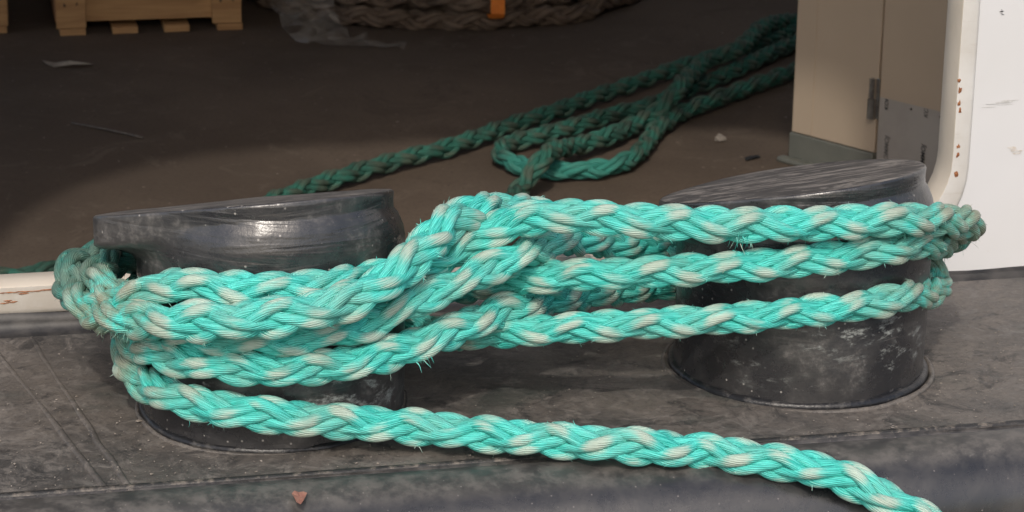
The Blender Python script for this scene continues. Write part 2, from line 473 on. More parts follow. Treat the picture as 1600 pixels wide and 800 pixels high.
bm = bmesh.new(); add_box(bm, (-3.1, WY+WT+.002, 2.602), (2.9, 6.9, 2.7)); add_box(bm, (2.902, WY+WT+.002, 2.602), (4.6, 3.0, 2.7))  # unseen; far right corner left open as an added source of skylight
tag(from_bm('ceiling', bm, M_INNER), kind='structure')

# rail with groove, swept along X
prof = [(GY+0.006, -0.010), (GY+0.004, 0.0005), (GY+0.001, -0.007), (GY-0.004, -0.009), (GY-0.008, -0.001), (GY-0.014, 0.003), (GY-0.03, 0.004),
        (GY-0.05, 0.002), (GY-0.072, -0.005), (GY-0.092, -0.018), (GY-0.108, -0.037), (GY-0.118, -0.060), (GY-0.123, -0.09), (GY-0.124, -0.2), (GY-0.124, -0.9)]
V = []; F = []
xs = np.linspace(-2.2, 3.0, 70)
for i, x in enumerate(xs):
    for j, (y, z) in enumerate(prof):
        V.append((x, y+0.0015*math.sin(x*7+j), z+(0.002*math.sin(x*4.3+j*0.4) if j > 4 else 0)))
np_ = len(prof)
for i in range(len(xs)-1):
    for j in range(np_-1):
        F.append((i*np_+j, i*np_+j+1, (i+1)*np_+j+1, (i+1)*np_+j))
rail = tag(from_data('gunwale_rail', V, F, M_RAIL, None, True), 'glossy black rounded gunwale rail along the front edge of the ledge', 'rail')

def bead(name, p, q, r, parent=None, wob=0.002, seed=0, mat=None):
    n = 40
    P = np.linspace(p, q, n); P[:, 0] += smooth_noise(n, 4, wob, seed); P[:, 1] += smooth_noise(n, 4, wob, seed+1)
    V, F = tube_mesh(P, r*(1+smooth_noise(n, 2, 0.06, seed+2)), 8)
    return from_data(name, V, F, mat or M_BEAD, parent, True)
for k, (a, b) in enumerate((((-60, 480), (172, 768)), ((30, 500), (205, 765)))):
    pa, pb = at_z(*a, 0.0), at_z(*b, 0.0)
    pa[2] = pb[2] = -0.0045
    o = bead('weld_seam', pa, pb, 0.0052, None, 0.0012, 10+k, M_LEDGE)
    tag(o, ('thin diagonal weld seam on the black ledge, nearer the lower left corner', 'thin diagonal weld seam on the black ledge, nearer the left bollard')[k], 'weld seam', 'weld seams on the ledge')
o = bead('weld_seam', np.array([-2.0, GY+0.012, -0.003]), np.array([2.9, GY+0.012, -0.003]), 0.006, None, 0.0015, 20)
tag(o, 'long dusty weld seam between the ledge and the front rail', 'weld seam', 'weld seams on the ledge')

# ship wall with its opening
OX0, OX1, OZ0, OZ1, ORAD = -0.85, 1.127, 0.072, 1.97, 0.125
def rrect(x0, x1, z0, z1, r, rt=0.5, n=10):
    P = []
    for cx, cz, a0, rr in ((x1-r, z0+r, -90, r), (x1-rt, z1-rt, 0, rt), (x0+rt, z1-rt, 90, rt), (x0+r, z0+r, 180, r)):
        for k in range(n+1):
            a = math.radians(a0+90*k/n); P.append((cx+rr*math.cos(a), cz+rr*math.sin(a)))
    return P
wall = thing('ship_wall', 'white painted ship wall with a large round-cornered opening behind the bollards', 'ship wall', (0, WY, 0))
inner = rrect(OX0, OX1, OZ0, OZ1, ORAD)
ringo = rrect(OX0-0.03, OX1+0.03, OZ0-0.044, OZ1+0.03, ORAD+0.03)
def loop_wall():
    """flat plate from the ring's outer loop to a big rectangle, with thickness"""
    N = len(ringo); X0, X1, Z0, Z1 = -3.1, 4.6, -0.01, 3.6
    out = []
    for (x, z) in ringo:
        cx, cz = (OX0+OX1)/2, (OZ0+OZ1)/2
        dx, dz = x-cx, z-cz
        hx0, hx1, hz0, hz1 = (OX1-OX0)/2+0.03, 0, (OZ1-OZ0)/2+0.04, 0
        u, w = dx/hx0, dz/hz0
        k = 1/max(abs(u), abs(w)); u *= k; w *= k
        out.append((X0+(u+1)/2*(X1-X0), Z0+(w+1)/2*(Z1-Z0)))
    # corners must be hit exactly
    V = []; F = []
    for (x, z) in ringo: V.append((x, WY, z))
    for (x, z) in out: V.append((x, WY, z))
    for i in range(N):
        j = (i+1) % N
        F.append((i, j, N+j, N+i))
    # fill the four outer corners
    for cxx, czz in ((X1, Z0), (X1, Z1), (X0, Z1), (X0, Z0)):
        V.append((cxx, WY, czz)); c = len(V)-1
        for i in range(N):
            j = (i+1) % N
            a, b = out[i], out[j]
            on = lambda p, q: abs(p-q) < 1e-6
            if (on(a[0], cxx) and on(b[1], czz) and not on(a[1], czz)) or (on(a[1], czz) and on(b[0], cxx) and not on(a[0], cxx)):
                F.append((N+i, N+j, c))
    bm = bmesh.new()
    vs = [bm.verts.new(v) for v in V]
    for f in F:
        try: bm.faces.new([vs[i] for i in f])
        except ValueError: pass
    bmesh.ops.remove_doubles(bm, verts=bm.verts, dist=1e-5)
    bm.normal_update()
    r = bmesh.ops.extrude_face_region(bm, geom=list(bm.faces))
    for v in [g for g in r['geom'] if isinstance(g, bmesh.types.BMVert)]: v.co.y += WT-0.003
    return bm
from_bm('wall_plate', loop_wall(), M_WHITE, wall)
# rim: a rolled flange round the opening, 3 mm proud with soft edges
prof2 = [(0.030, 0.0), (0.0285, -0.003), (0.024, -0.0042), (0.004, -0.0042), (0.0008, -0.0034), (0.0, -0.001), (0.0, WT*0.5), (0.0, WT-0.004), (0.002, WT), (0.030, WT)]
N = len(inner)
def ring_part(name, pr, mat):
    V = []; F = []
    for i in range(N):
        for (a, dy) in pr:
            t = a/0.030
            V.append((inner[i][0]+(ringo[i][0]-inner[i][0])*t, WY+dy, inner[i][1]+(ringo[i][1]-inner[i][1])*t))
    K = len(pr)
    for i in range(N):
        j = (i+1) % N
        for k in range(K-1): F.append((i*K+k, j*K+k, j*K+k+1, i*K+k+1))
    return from_data(name, V, F, mat, wall, True)
ring_part('opening_rim', prof2[:5], M_RIM)['label'] = 'raised white rim around the opening'
ring_part('opening_jamb', prof2[4:], M_CREAM)['label'] = 'cream inner edge of the opening'
# rust chips along the rim's edge
bm = bmesh.new()
def chip(c, sx, sz, seed):
    r = np.random.default_rng(seed)
    n = 9; ring = []
    for k in range(n):
        a = 2*math.pi*k/n; q = 1+r.uniform(-0.5, 0.4)
        ring.append(bm.verts.new((c[0]+sx*q*math.cos(a), c[1], c[2]+sz*q*math.sin(a))))
    top = bm.verts.new((c[0], c[1]-0.0022, c[2]))
    for k in range(n): bm.faces.new((ring[k], ring[(k+1) % n], top))
for s, (x, y, sx, sz) in enumerate(((1499, 125, .0026, .004), (1500, 141, .0032, .005), (1499, 162, .0030, .006), (1500, 173, .0032, .005), (1497, 229, .003, .0035), (1496, 243, .003, .0055), (1494.5, 272, .0034, .006))):
    p = at_y(x, y, WY-0.0042); chip(p, sx, sz, s)
for s in range(26):
    x = -0.45+0.0085*s; chip((x, WY-0.0042, OZ0-0.008+random.gauss(0, .0006)), random.uniform(.004, .012), random.uniform(.0006, .0013), 50+s)
for s, (x, y) in enumerate(((12, 470), (20, 472), (6, 474), (35, 459))):
    chip(at_y(x, y, WY-0.0042), .008, .0011, 90+s)
from_bm('rust_chips', bm, M_RUST, wall)
def smear(x, y, lx, ly, mat, seed):
    r = np.random.default_rng(seed); c = at_y(x, y, WY-0.0007); bm = bmesh.new()
    for q in range(7):
        cx_, cz_ = c[0]+r.normal(0, lx*0.35), c[2]+r.normal(0, ly*0.8); L_ = lx*r.uniform(0.25, 0.7); h_ = ly*r.uniform(0.12, 0.35)
        n = 10; vs = [bm.verts.new((cx_+L_*math.cos(2*math.pi*k/n)*r.uniform(.7, 1.1), c[1]-0.0001*q, cz_+h_*math.sin(2*math.pi*k/n)*r.uniform(.6, 1.2))) for k in range(n)]
        bm.faces.new(vs)
    return from_bm('scuff_mark', bm, mat, wall)
M_SCUFF = simple('pale_grey_scuff', (0.50, 0.49, 0.47), (0.66, 0.655, 0.645), 160, 0.6, 0.0)
M_SCUFF2 = simple('pale_brown_scuff', (0.55, 0.49, 0.42), (0.66, 0.64, 0.61), 160, 0.6, 0.0)
smear(1572, 161, 0.030, 0.0035, M_SCUFF, 1); smear(1588, 236, 0.014, 0.007, M_SCUFF2, 2); smear(1564, 19, 0.005, 0.002, M_GAP, 3)
# black painted foot of the wall, high at the left and a thin wavy line at the right
V = []; F = []
n = 160
for i in range(n):
    x = -2.2+5.2*i/(n-1)
    h = 0.031-0.019*min(1, max(0, (x-0.1)/0.9))+0.0012*math.sin(x*31)+0.002*math.sin(x*9)
    for (dy, z) in ((0.003, h), (-0.0035, h-0.001), (-0.006, h*0.55), (-0.010, 0.006), (-0.024, 0.0015), (-0.03, -0.003)):
        V.append((x, WY+dy, z))
for i in range(n-1):
    for k in range(5): F.append((i*6+k, i*6+k+1, (i+1)*6+k+1, (i+1)*6+k))
from_data('base_strip', V, F, M_BLACKSTRIP, wall, True)

# ------------------------------------------------------------------ bollards
def make_bollard(b, label, cx, rx, ry, zc, tilt_front, tilt_right, lip_left, thick, bev):
    c = BOL[b]
    root = thing('bollard', label, 'bollard', tuple(c), 'mooring bollards on the ledge')
    n = 96
    # post: a steel tube, slightly wavy
    zs = [-0.004, 0.02, 0.08, 0.14, 0.20, 0.25]
    def top_z(x, y): return zc+math.tan(tilt_right)*(x-cx)-math.tan(tilt_front)*y
    V = []; F = []
    for z in zs:
        for k in range(n):
            a = 2*math.pi*k/n; r = RB+0.0008*math.sin(3*a+z*20)
            zz = z if z < 0.25 else max(0.19, top_z(r*math.cos(a), r*math.sin(a))-0.06)
            if 0.15 < z < 0.25: zz = z*0.5+0.5*(max(0.19, top_z(r*math.cos(a), r*math.sin(a))-0.06)-0.05)
            V.append((c[0]+r*math.cos(a), c[1]+r*math.sin(a), zz))
    for i in range(len(zs)-1):
        for k in range(n): F.append((i*n+k, i*n+(k+1) % n, (i+1)*n+(k+1) % n, (i+1)*n+k))
    from_data('post', V, F, M_POST, root, True)
    # cap: slanted round plate welded on the post; it juts out as a lip at the left
    V = []; F = []
    rows = []
    for k in range(n):
        a = 2*math.pi*k/n
        w = math.exp(-((a-math.pi)/0.60)**4)      # 1 where the lip juts out
        p = np.array([(RB+0.001)*math.cos(a), (RB+0.001)*math.sin(a)])
        dn = abs(a-math.pi)
        rt_ = ry+(rx-cx-ry)*math.exp(-(dn/0.52)**2)
        t = np.array([rt_*math.cos(a), rt_*math.sin(a)])
        wav = 0.0012*math.sin(11*a)+0.0010*math.sin(23*a+1)
        def at(f, dz, g=0.0):
            q = p*(1-f)+t*f
            q = q*(1+g/max(0.05, math.hypot(*q)))
            return (q[0], q[1], top_z(q[0], q[1])-dz)
        L = lambda u, v: u*(1-w)+v*w
        col = [at(0, 0.098), at(0, L(0.074, 0.066)+wav), at(L(0.04, 0.10), L(0.068, 0.058)+wav, 0.001), at(L(0.30, 0.45), L(0.052, thick+0.006)+wav, 0.002*(1-w)),
               at(L(0.72, 0.90), L(0.034, thick+0.002)+wav, 0.0015*(1-w)), at(1, L(0.025, thick-0.003)), at(1, L(0.021, thick-0.008), -0.0005*(1-w)), at(1, 0.012, -0.0008*(1-w)), at(1, 0.004), at(0.999, 0.0014, -0.0010)]
        q0 = t*0.985+np.array([cx*0.015, 0]); col.append((q0[0], q0[1], top_z(*q0)+0.0002))
        for q in (0.93, 0.7, 0.4, 0.15):
            x, y = cx+(t[0]-cx)*q, t[1]*q
            col.append((x, y, top_z(x, y)+0.0004+0.0010*math.sin(5*a)*q))
        rows.append(col)
    K = len(rows[0])
    for col in rows:
        for (x, y, z) in col: V.append((c[0]+x, c[1]+y, c[2]+z))
    V.append((c[0]+cx, c[1], top_z(cx, 0)+0.001))
    for k in range(n):
        j = (k+1) % n
        for i in range(K-1): F.append((k*K+i, j*K+i, j*K+i+1, k*K+i+1))
        F.append((k*K+K-1, j*K+K-1, n*K))
    cap = from_data('cap', V, F, M_CAP, root, True)
    # weld round the foot and the paint skirt round it
    for rr, mr, zz, nm in ((RB+0.000, 0.008, 0.001, 'foot_weld'), (RB+0.013, 0.0046, -0.0025, 'foot_ring')):
        if b == 0: rr, mr = (RB-0.002, 0.0065) if nm == 'foot_weld' else (RB+0.006, 0.0035)
        P = [(c[0]+(rr+0.0015*math.sin(7*t))*math.cos(t), c[1]+(rr+0.0015*math.sin(5*t+1))*math.sin(t), zz) for t in np.linspace(0, 2*math.pi, 90)]
        VV, FF = tube_mesh(P, mr*(1+smooth_noise(90, 2, 0.14, b*9+3)), 10)
        from_data(nm, VV, FF, M_WELD if nm == 'foot_weld' else M_LEDGE, root, True)
    return root
make_bollard(0, 'black steel bollard on the left, with a flat slanted cap jutting out at its left', -0.036, 0.202, 0.167, 0.293, math.radians(15.6), math.radians(2.4), 0.083, 0.044, 0.044)
make_bollard(1, 'black steel bollard on the right by the white wall, pale scrapes on its lower front', -0.026, 0.188, 0.167, 0.277, math.radians(11.5), math.radians(6.2), 0.04, 0.044, 0.046)

# ------------------------------------------------------------------ ropes
def smooth_path(ctrl, ds=0.004, sig=0.012):
    P = np.array(ctrl, float)
    d = np.r_[0, np.cumsum(np.maximum(1e-4, np.linalg.norm(np.diff(P, axis=0), axis=1))**0.5)]
    out = []
    E = np.vstack([2*P[0]-P[1], P, 2*P[-1]-P[-2]]); te = np.r_[2*d[0]-d[1], d, 2*d[-1]-d[-2]]
    for i in range(len(P)-1):
        p0, p1, p2, p3 = E[i:i+4]; t0, t1, t2, t3 = te[i:i+4]
        for t in np.linspace(t1, t2, 60, endpoint=False):
            A1 = (t1-t)/(t1-t0)*p0+(t-t0)/(t1-t0)*p1; A2 = (t2-t)/(t2-t1)*p1+(t-t1)/(t2-t1)*p2; A3 = (t3-t)/(t3-t2)*p2+(t-t2)/(t3-t2)*p3
            B1 = (t2-t)/(t2-t0)*A1+(t-t0)/(t2-t0)*A2; B2 = (t3-t)/(t3-t1)*A2+(t-t1)/(t3-t1)*A3
            out.append((t2-t)/(t2-t1)*B1+(t-t1)/(t2-t1)*B2)
    out.append(P[-1]); Q = np.array(out)
    s = np.r_[0, np.cumsum(np.linalg.norm(np.diff(Q, axis=0), axis=1))]
    n = max(8, int(s[-1]/ds))
    u = np.linspace(0, s[-1], n)
    Q = np.stack([np.interp(u, s, Q[:, k]) for k in range(3)], 1)
    if sig > 0:
        h = int(3*sig/ds); kx = np.exp(-0.5*(np.arange(-h, h+1)*ds/sig)**2); kx /= kx.sum()
        Qp = np.vstack([2*Q[0]-Q[h:0:-1], Q, 2*Q[-1]-Q[-2:-h-2:-1]])
        Q = np.stack([np.convolve(Qp[:, k], kx, 'valid') for k in range(3)], 1)
    s = np.r_[0, np.cumsum(np.linalg.norm(np.diff(Q, axis=0), axis=1))]
    return Q, s
SEED = [100]
def rope(name, ctrl, rad, mat, parent, phase=0.0, twist=0.0, lay=0.196, fuzz=90, ref=(-0.1, -0.85, 0.45), nseg=12, ds=0.004, label=None, tufts=(), sig=0.012, front_only=True):
    SEED[0] += 1
    r = np.random.default_rng(SEED[0])
    Q, s = smooth_path(ctrl, ds, sig)
    n = len(Q)
    T = np.gradient(Q, axis=0); T /= np.linalg.norm(T, axis=1)[:, None]
    N = np.zeros_like(Q); v = np.array(ref, float)
    # start the frame in the middle of the run so that it faces the front there
    mid = n//2
    N[mid] = v-T[mid]*np.dot(v, T[mid]); N[mid] /= np.linalg.norm(N[mid])
    for i in range(mid+1, n):
        w = N[i-1]-T[i]*np.dot(N[i-1], T[i]); N[i] = w/np.linalg.norm(w)
    for i in range(mid-1, -1, -1):
        w = N[i+1]-T[i]*np.dot(N[i+1], T[i]); N[i] = w/np.linalg.norm(w)
    # turn the frame slowly so that the same corner of the plait keeps facing outwards
    D = v-T*np.sum(T*v, 1)[:, None]; dl = np.linalg.norm(D, axis=1); D /= np.maximum(dl, 1e-6)[:, None]
    B = np.cross(T, N)
    de = np.unwrap(np.arctan2(np.sum(D*B, 1), np.sum(D*N, 1)))
    ok = dl > 0.55
    if front_only: ok &= Q[:, 1] < 0.06
    if ok.sum() > 4:
        de = np.interp(s, s[ok], de[ok])
        h = int(0.12/ds); de = np.convolve(np.r_[np.full(h, de[0]), de, np.full(h, de[-1])], np.ones(2*h+1)/(2*h+1), 'valid')
        N = N*np.cos(de)[:, None]+B*np.sin(de)[:, None]
    B = np.cross(T, N)
    k = rad/0.0285
    R0, A, HW, HT, EC = 0.0146*k, 0.0052*k, 0.0082*k, 0.0082*k, 0.52
    w0 = 2*math.pi/lay
    alpha = math.atan(w0*R0*0.9)
    V, F, US, VS, WE, SI = [], [], [], [], [], []
    base = 0
    outer = []
    def samp(x):
        return [np.stack([np.interp(x, s, M[:, c]) for c in range(3)], 1) for M in (Q, N, B)]
    ph0 = r.uniform(0, 6.28)
    sway = np.interp(s, np.linspace(0, s[-1], max(3, int(s[-1]/0.12))), r.normal(0, 0.09, max(3, int(s[-1]/0.12))))
    for hand in (1, -1):
        for kk in (0, 1):
            for off in (-0.5, 0.5):
                jit = np.interp(s, np.linspace(0, s[-1], max(4, int(s[-1]/0.05))), r.normal(0, 1, max(4, int(s[-1]/0.05))))
                phi = w0*s+ph0
                rr = R0+hand*A*np.cos(2*phi)+0.0008*k*jit
                d = off*2*HW*0.93
                reff = np.maximum(rr, R0*0.72)
                th = hand*(phi-hand*0.5*EC*np.sin(2*phi))+math.pi*kk+hand*math.cos(alpha)*d/reff*1.0+sway+0.05*jit
                ax = s-math.sin(alpha)*d
                th = th+phase+twist*s+math.pi/4
                q, nn, bb = samp(np.clip(ax, 0, s[-1]))
                rad_dir = nn*np.cos(th)[:, None]+bb*np.sin(th)[:, None]
                C = q+rad_dir*rr[:, None]
                t = np.gradient(C, axis=0); t /= np.maximum(1e-9, np.linalg.norm(t, axis=1))[:, None]
                e1 = rad_dir-t*np.sum(rad_dir*t, 1)[:, None]; e1 /= np.linalg.norm(e1, axis=1)[:, None]
                e2 = np.cross(t, e1)
                sl_ = np.r_[0, np.cumsum(np.linalg.norm(np.diff(C, axis=0), axis=1))]
                outn = (rr-R0)/A
                hw = HW*(1+0.04*jit+0.04*outn); ht = HT*(1+0.05*outn)
                sid = r.uniform(0, 30)
                for j in range(nseg+1):
                    a = 2*math.pi*j/nseg+math.pi
                    ca, sa = math.cos(a), math.sin(a)
                    V.append(C+e1*(ht*ca)[:, None]+e2*(hw*sa)[:, None])
                    US.append(sl_); VS.append(np.full(n, hand*j/nseg)); WE.append(outn*0.72+0.28*ca); SI.append(np.full(n, sid))
                idx = base+np.arange((nseg+1)*n).reshape(nseg+1, n)
                a_, b_, c_, d_ = idx[:-1, :-1], idx[1:, :-1], idx[1:, 1:], idx[:-1, 1:]
                F.append(np.stack([a_, d_, c_, b_], -1).reshape(-1, 4))
                base += (nseg+1)*n
                outer.append((C, e1, e2, t, outn, ht, hw, sl_, sid))
    V = np.vstack(V); F = np.vstack(F)
    US, VS, WE, SI = (np.concatenate(x) for x in (US, VS, WE, SI))
    # stray fibres standing off the strands, as thin ribbons of the same mesh
    fv, ff, fu, fw, fs = [], [], [], [], []
    def fibre(st, i, L, wd, spread, lift, along=None):
        C, e1, e2, t, outn, ht, hw, sl_, sid = st
        a = r.normal(0, 0.7)
        nd = e1[i]*math.cos(a)+e2[i]*math.sin(a)
        p = C[i]+e1[i]*ht[i]*math.cos(a)*0.96+e2[i]*hw[i]*math.sin(a)*0.96
        dr = nd*lift+t[i]*r.choice((-1, 1))*r.uniform(0.3, 1)+r.normal(0, spread, 3)
        if along is not None: dr = dr+along
        dr /= np.linalg.norm(dr)
        side = np.cross(dr, r.normal(0, 1, 3)); side /= np.linalg.norm(side)
        curl = r.normal(0, 0.5, 3)
        b0 = base+len(fv)
        for m_ in range(4):
            u = m_/3
            pt = p+dr*L*u+curl*L*0.5*u*u+np.array([0, 0, -0.25*L*u*u])
            ww = wd*(1-0.8*u)
            fv.append(pt-side*ww); fv.append(pt+side*ww)
            for _ in range(2): fu.append(sl_[i]); fw.append(outn[i]+r.uniform(-.3, .3)); fs.append(sid)
        for m_ in range(3):
            ff.append((b0+2*m_, b0+2*m_+1, b0+2*m_+3, b0+2*m_+2))
    for _ in range(int(fuzz*s[-1])):
        st = outer[r.integers(8)]; i = r.integers(n)
        if st[4][i] < 0.3: continue
        fibre(st, i, r.uniform(0.002, 0.0062), 0.00045, 0.35, r.uniform(0.2, 0.9))
    for (tp, cnt, L, dirv) in tufts:
        tp = np.array(tp)
        best = []
        for st in outer:
            dd = np.linalg.norm(st[0]+st[1]*st[5][:, None]-tp, axis=1); i = int(dd.argmin()); best.append((dd[i], i, st))
        best.sort(key=lambda x: x[0])
        for _ in range(cnt):
            dd, i, st = best[r.integers(2)]
            ii = int(np.clip(i+r.integers(-3, 4), 0, n-1))
            fibre(st, ii, L*r.uniform(0.5, 1.2), 0.0007, 0.45, 0.6, np.array(dirv)*0.9)
    if fv:
        V = np.vstack([V, np.array(fv)])
        US = np.r_[US, fu]; VS = np.r_[VS, np.zeros(len(fv))]; WE = np.r_[WE, fw]; SI = np.r_[SI, fs]
    me = bpy.data.meshes.new(name)
    faces = F.tolist()+[list(f) for f in ff]
    me.from_pydata(V.tolist(), [], faces); me.update()
    for nm, arr in (('us', US), ('vs', VS), ('wear', WE), ('sid', SI)):
        at = me.attributes.new(nm, 'FLOAT', 'POINT'); at.data.foreach_set('value', arr.astype(np.float32))
    o = link_mesh(name, me, mat, parent, True)
    if label: o['label'] = label
    return o

Y = at_y
RR = 0.0285
mr = thing('mooring_rope', 'bright turquoise plaited mooring rope wound around and between both black bollards', 'rope', (0.38, 0, 0))
FUZZ = 520

# standing line: from the quay over the rail, along the ledge and round the left bollard
L5 = [Y(1640, 950, -0.50), Y(1560, 890, -0.475), Y(1480, 838, -0.45), Y(1412, 796, -0.43), Y(1360, 767, -0.41), Y(1300, 740, -0.385), Y(1200, 720, -0.35), Y(1100, 706, -0.315),
      at_z(1000, 697, 0.032), at_z(900, 690, 0.032), at_z(800, 682, 0.033), at_z(700, 672, 0.035), Y(600, 663, -0.206), cyl(0, 500, 657, 0.206), cyl(0, 420, 649, 0.202),
      cyl(0, 330, 635, 0.200), cyl(0, 262, 616, 0.199), ang(0, 190, 0.197, 0.072), ang(0, 165, 0.200, 0.105), ang(0, 135, 0.205, 0.12), ang(0, 90, 0.208, 0.11), ang(0, 50, 0.210, 0.10)]
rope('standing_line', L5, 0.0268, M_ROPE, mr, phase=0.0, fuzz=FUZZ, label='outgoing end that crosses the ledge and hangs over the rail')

# lowest turn on the right bollard: comes from behind the crossing, round the right end
R3 = [ang(0, 50, 0.21, 0.09), ang(0, 20, 0.213, 0.085), Y(690, 522, 0.02), Y(740, 521, -0.06), Y(800, 519, -0.10), Y(870, 514, -0.125), Y(960, 508, -0.15), Y(1060, 503, -0.168), Y(1160, 496, -0.174), Y(1240, 489, -0.177),
      cyl(1, 1330, 480, 0.195), cyl(1, 1400, 465, 0.195), ang(1, -12, 0.197, 0.122), ang(1, 8, 0.200, 0.146), ang(1, 40, 0.205, 0.160), ang(1, 90, 0.206, 0.12)]
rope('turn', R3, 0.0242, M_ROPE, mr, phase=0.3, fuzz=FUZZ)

# behind the right bollard, diagonal forward to the lower front of the left bollard
L4 = [ang(1, 80, 0.206, 0.06), ang(1, 120, 0.208, 0.06), Y(1035, 446, 0.19), Y(965, 452, 0.11), Y(900, 460, 0.03), Y(830, 473, -0.05), Y(760, 495, -0.11), Y(690, 524, -0.15), Y(610, 551, -0.176), cyl(0, 540, 567, 0.203), cyl(0, 450, 576, 0.199),
      cyl(0, 360, 572, 0.198), cyl(0, 290, 562, 0.197), cyl(0, 240, 551, 0.196), ang(0, 185, 0.196, 0.118), ang(0, 160, 0.199, 0.125), ang(0, 120, 0.205, 0.15), ang(0, 80, 0.205, 0.16)]
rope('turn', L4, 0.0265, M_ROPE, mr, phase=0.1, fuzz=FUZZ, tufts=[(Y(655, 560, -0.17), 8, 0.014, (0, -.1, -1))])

# middle turn on the right bollard
R2 = [ang(0, 70, 0.208, 0.16), ang(0, 30, 0.212, 0.155), Y(690, 452, 0.04), Y(745, 445, -0.01), Y(800, 438, -0.06), Y(860, 431, -0.10), Y(940, 428, -0.135), Y(1020, 424, -0.155), Y(1110, 419, -0.168), Y(1200, 413, -0.174), cyl(1, 1290, 404, 0.196),
      cyl(1, 1370, 392, 0.196), cyl(1, 1425, 381, 0.197), ang(1, -10, 0.199, 0.185), ang(1, 20, 0.203, 0.172), ang(1, 60, 0.206, 0.165), ang(1, 95, 0.207, 0.17)]
rope('turn', R2, 0.0248, M_ROPE, mr, phase=0.2, fuzz=FUZZ)

# behind the right bollard and forward to the middle of the left bollard
L3 = [ang(1, 85, 0.207, 0.10), ang(1, 130, 0.210, 0.12), Y(1040, 392, 0.17), Y(985, 386, 0.11), Y(930, 378, 0.04), Y(880, 376, -0.03), Y(830, 391, -0.09), Y(774, 415, -0.13), Y(720, 440, -0.15), Y(655, 468, -0.17), cyl(0, 570, 507, 0.205), cyl(0, 480, 525, 0.198), cyl(0, 380, 530, 0.195),
      cyl(0, 290, 524, 0.194), cyl(0, 225, 516, 0.194), ang(0, 178, 0.195, 0.15), ang(0, 150, 0.2, 0.15), ang(0, 110, 0.205, 0.14)]
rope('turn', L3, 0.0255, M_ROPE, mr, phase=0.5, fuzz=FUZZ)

# top turn: from behind the left bollard across to the top front of the right bollard and round its right end
R1 = [ang(0, 95, 0.206, 0.16), ang(0, 135, 0.214, 0.175), ang(0, 162, 0.228, 0.192), ang(0, 184, 0.234, 0.197), ang(0, 206, 0.222, 0.195), cyl(0, 256, 446, 0.202), cyl(0, 330, 450, 0.197), cyl(0, 420, 453, 0.197), cyl(0, 500, 448, 0.198), Y(570, 436, -0.165), Y(640, 422, -0.14), Y(692, 402, -0.11), Y(735, 380, -0.10), Y(780, 355, -0.10),
      Y(835, 340, -0.12), Y(895, 337, -0.145), Y(970, 343, -0.162), Y(1060, 348, -0.172), Y(1150, 351, -0.180), Y(1240, 351, -0.184), cyl(1, 1330, 347, 0.206), cyl(1, 1410, 343, 0.214), ang(1, -22, 0.228, 0.228), ang(1, 0, 0.239, 0.190), ang(1, 20, 0.239, 0.130), ang(1, 40, 0.232, 0.070), ang(1, 68, 0.218, 0.045), ang(1, 110, 0.212, 0.045)]
tf = [(Y(1155, 376, -0.19), 14, 0.013, (0, -.3, -1)), (Y(1250, 374, -0.19), 7, 0.010, (0, -.2, -1)), (Y(1310, 372, -0.17), 12, 0.013, (0, -.3, -1)), (Y(1400, 366, -0.16), 14, 0.014, (0, -.5, -1)), (Y(1475, 362, -0.08), 14, 0.016, (.2, -.6, -.8)),
      (Y(1530, 345, 0.0), 12, 0.013, (1, 0, .1)), (Y(1532, 385, 0.05), 12, 0.012, (1, 0, -.4)), (Y(1512, 405, 0.08), 12, 0.018, (.4, 0, -1)), (Y(160, 415, -0.02), 12, 0.012, (-.5, 0, 1)), (Y(205, 410, -0.08), 16, 0.012, (.1, -.2, 1))]
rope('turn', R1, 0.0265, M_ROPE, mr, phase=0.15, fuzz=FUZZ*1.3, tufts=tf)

# uppermost diagonal: behind the right bollard, over the crossing, across the left bollard and out in a loose loop at its left
L2 = [ang(1, 90, 0.205, 0.12), ang(1, 140, 0.212, 0.14), Y(985, 368, 0.17), Y(920, 356, 0.12), Y(860, 341, 0.06), Y(805, 332, 0.01), Y(762, 329, -0.04), Y(724, 337, -0.09), Y(693, 356, -0.13), Y(663, 386, -0.17), Y(630, 420, -0.20), Y(582, 452, -0.222), Y(520, 478, -0.235), cyl(0, 440, 493, 0.243), cyl(0, 350, 502, 0.240),
      cyl(0, 270, 502, 0.236), cyl(0, 205, 498, 0.236), Y(155, 488, -0.06), Y(124, 468, 0.0), Y(112, 440, 0.05), Y(120, 415, 0.10), Y(148, 402, 0.15), Y(185, 402, 0.185), Y(225, 405, 0.20), ang(0, 115, 0.215, 0.16), ang(0, 85, 0.213, 0.15)]
tf2 = [(Y(165, 525, -0.1), 10, 0.012, (0, -.3, -1)), (Y(185, 525, -0.15), 14, 0.011, (0, -.3, -1)), (Y(690, 440, -.2), 10, .008, (.6, -.3, -.6)), (Y(690, 400, -.2), 10, .008, (1, -.3, 0)), (Y(640, 360, -.15), 10, .008, (-.5, 0, 1))]
rope('turn', L2, 0.0288, M_ROPE, mr, phase=0.9, twist=0.8, fuzz=FUZZ*1.2, tufts=tf2, label='loose uppermost turn, looping out at the left end')

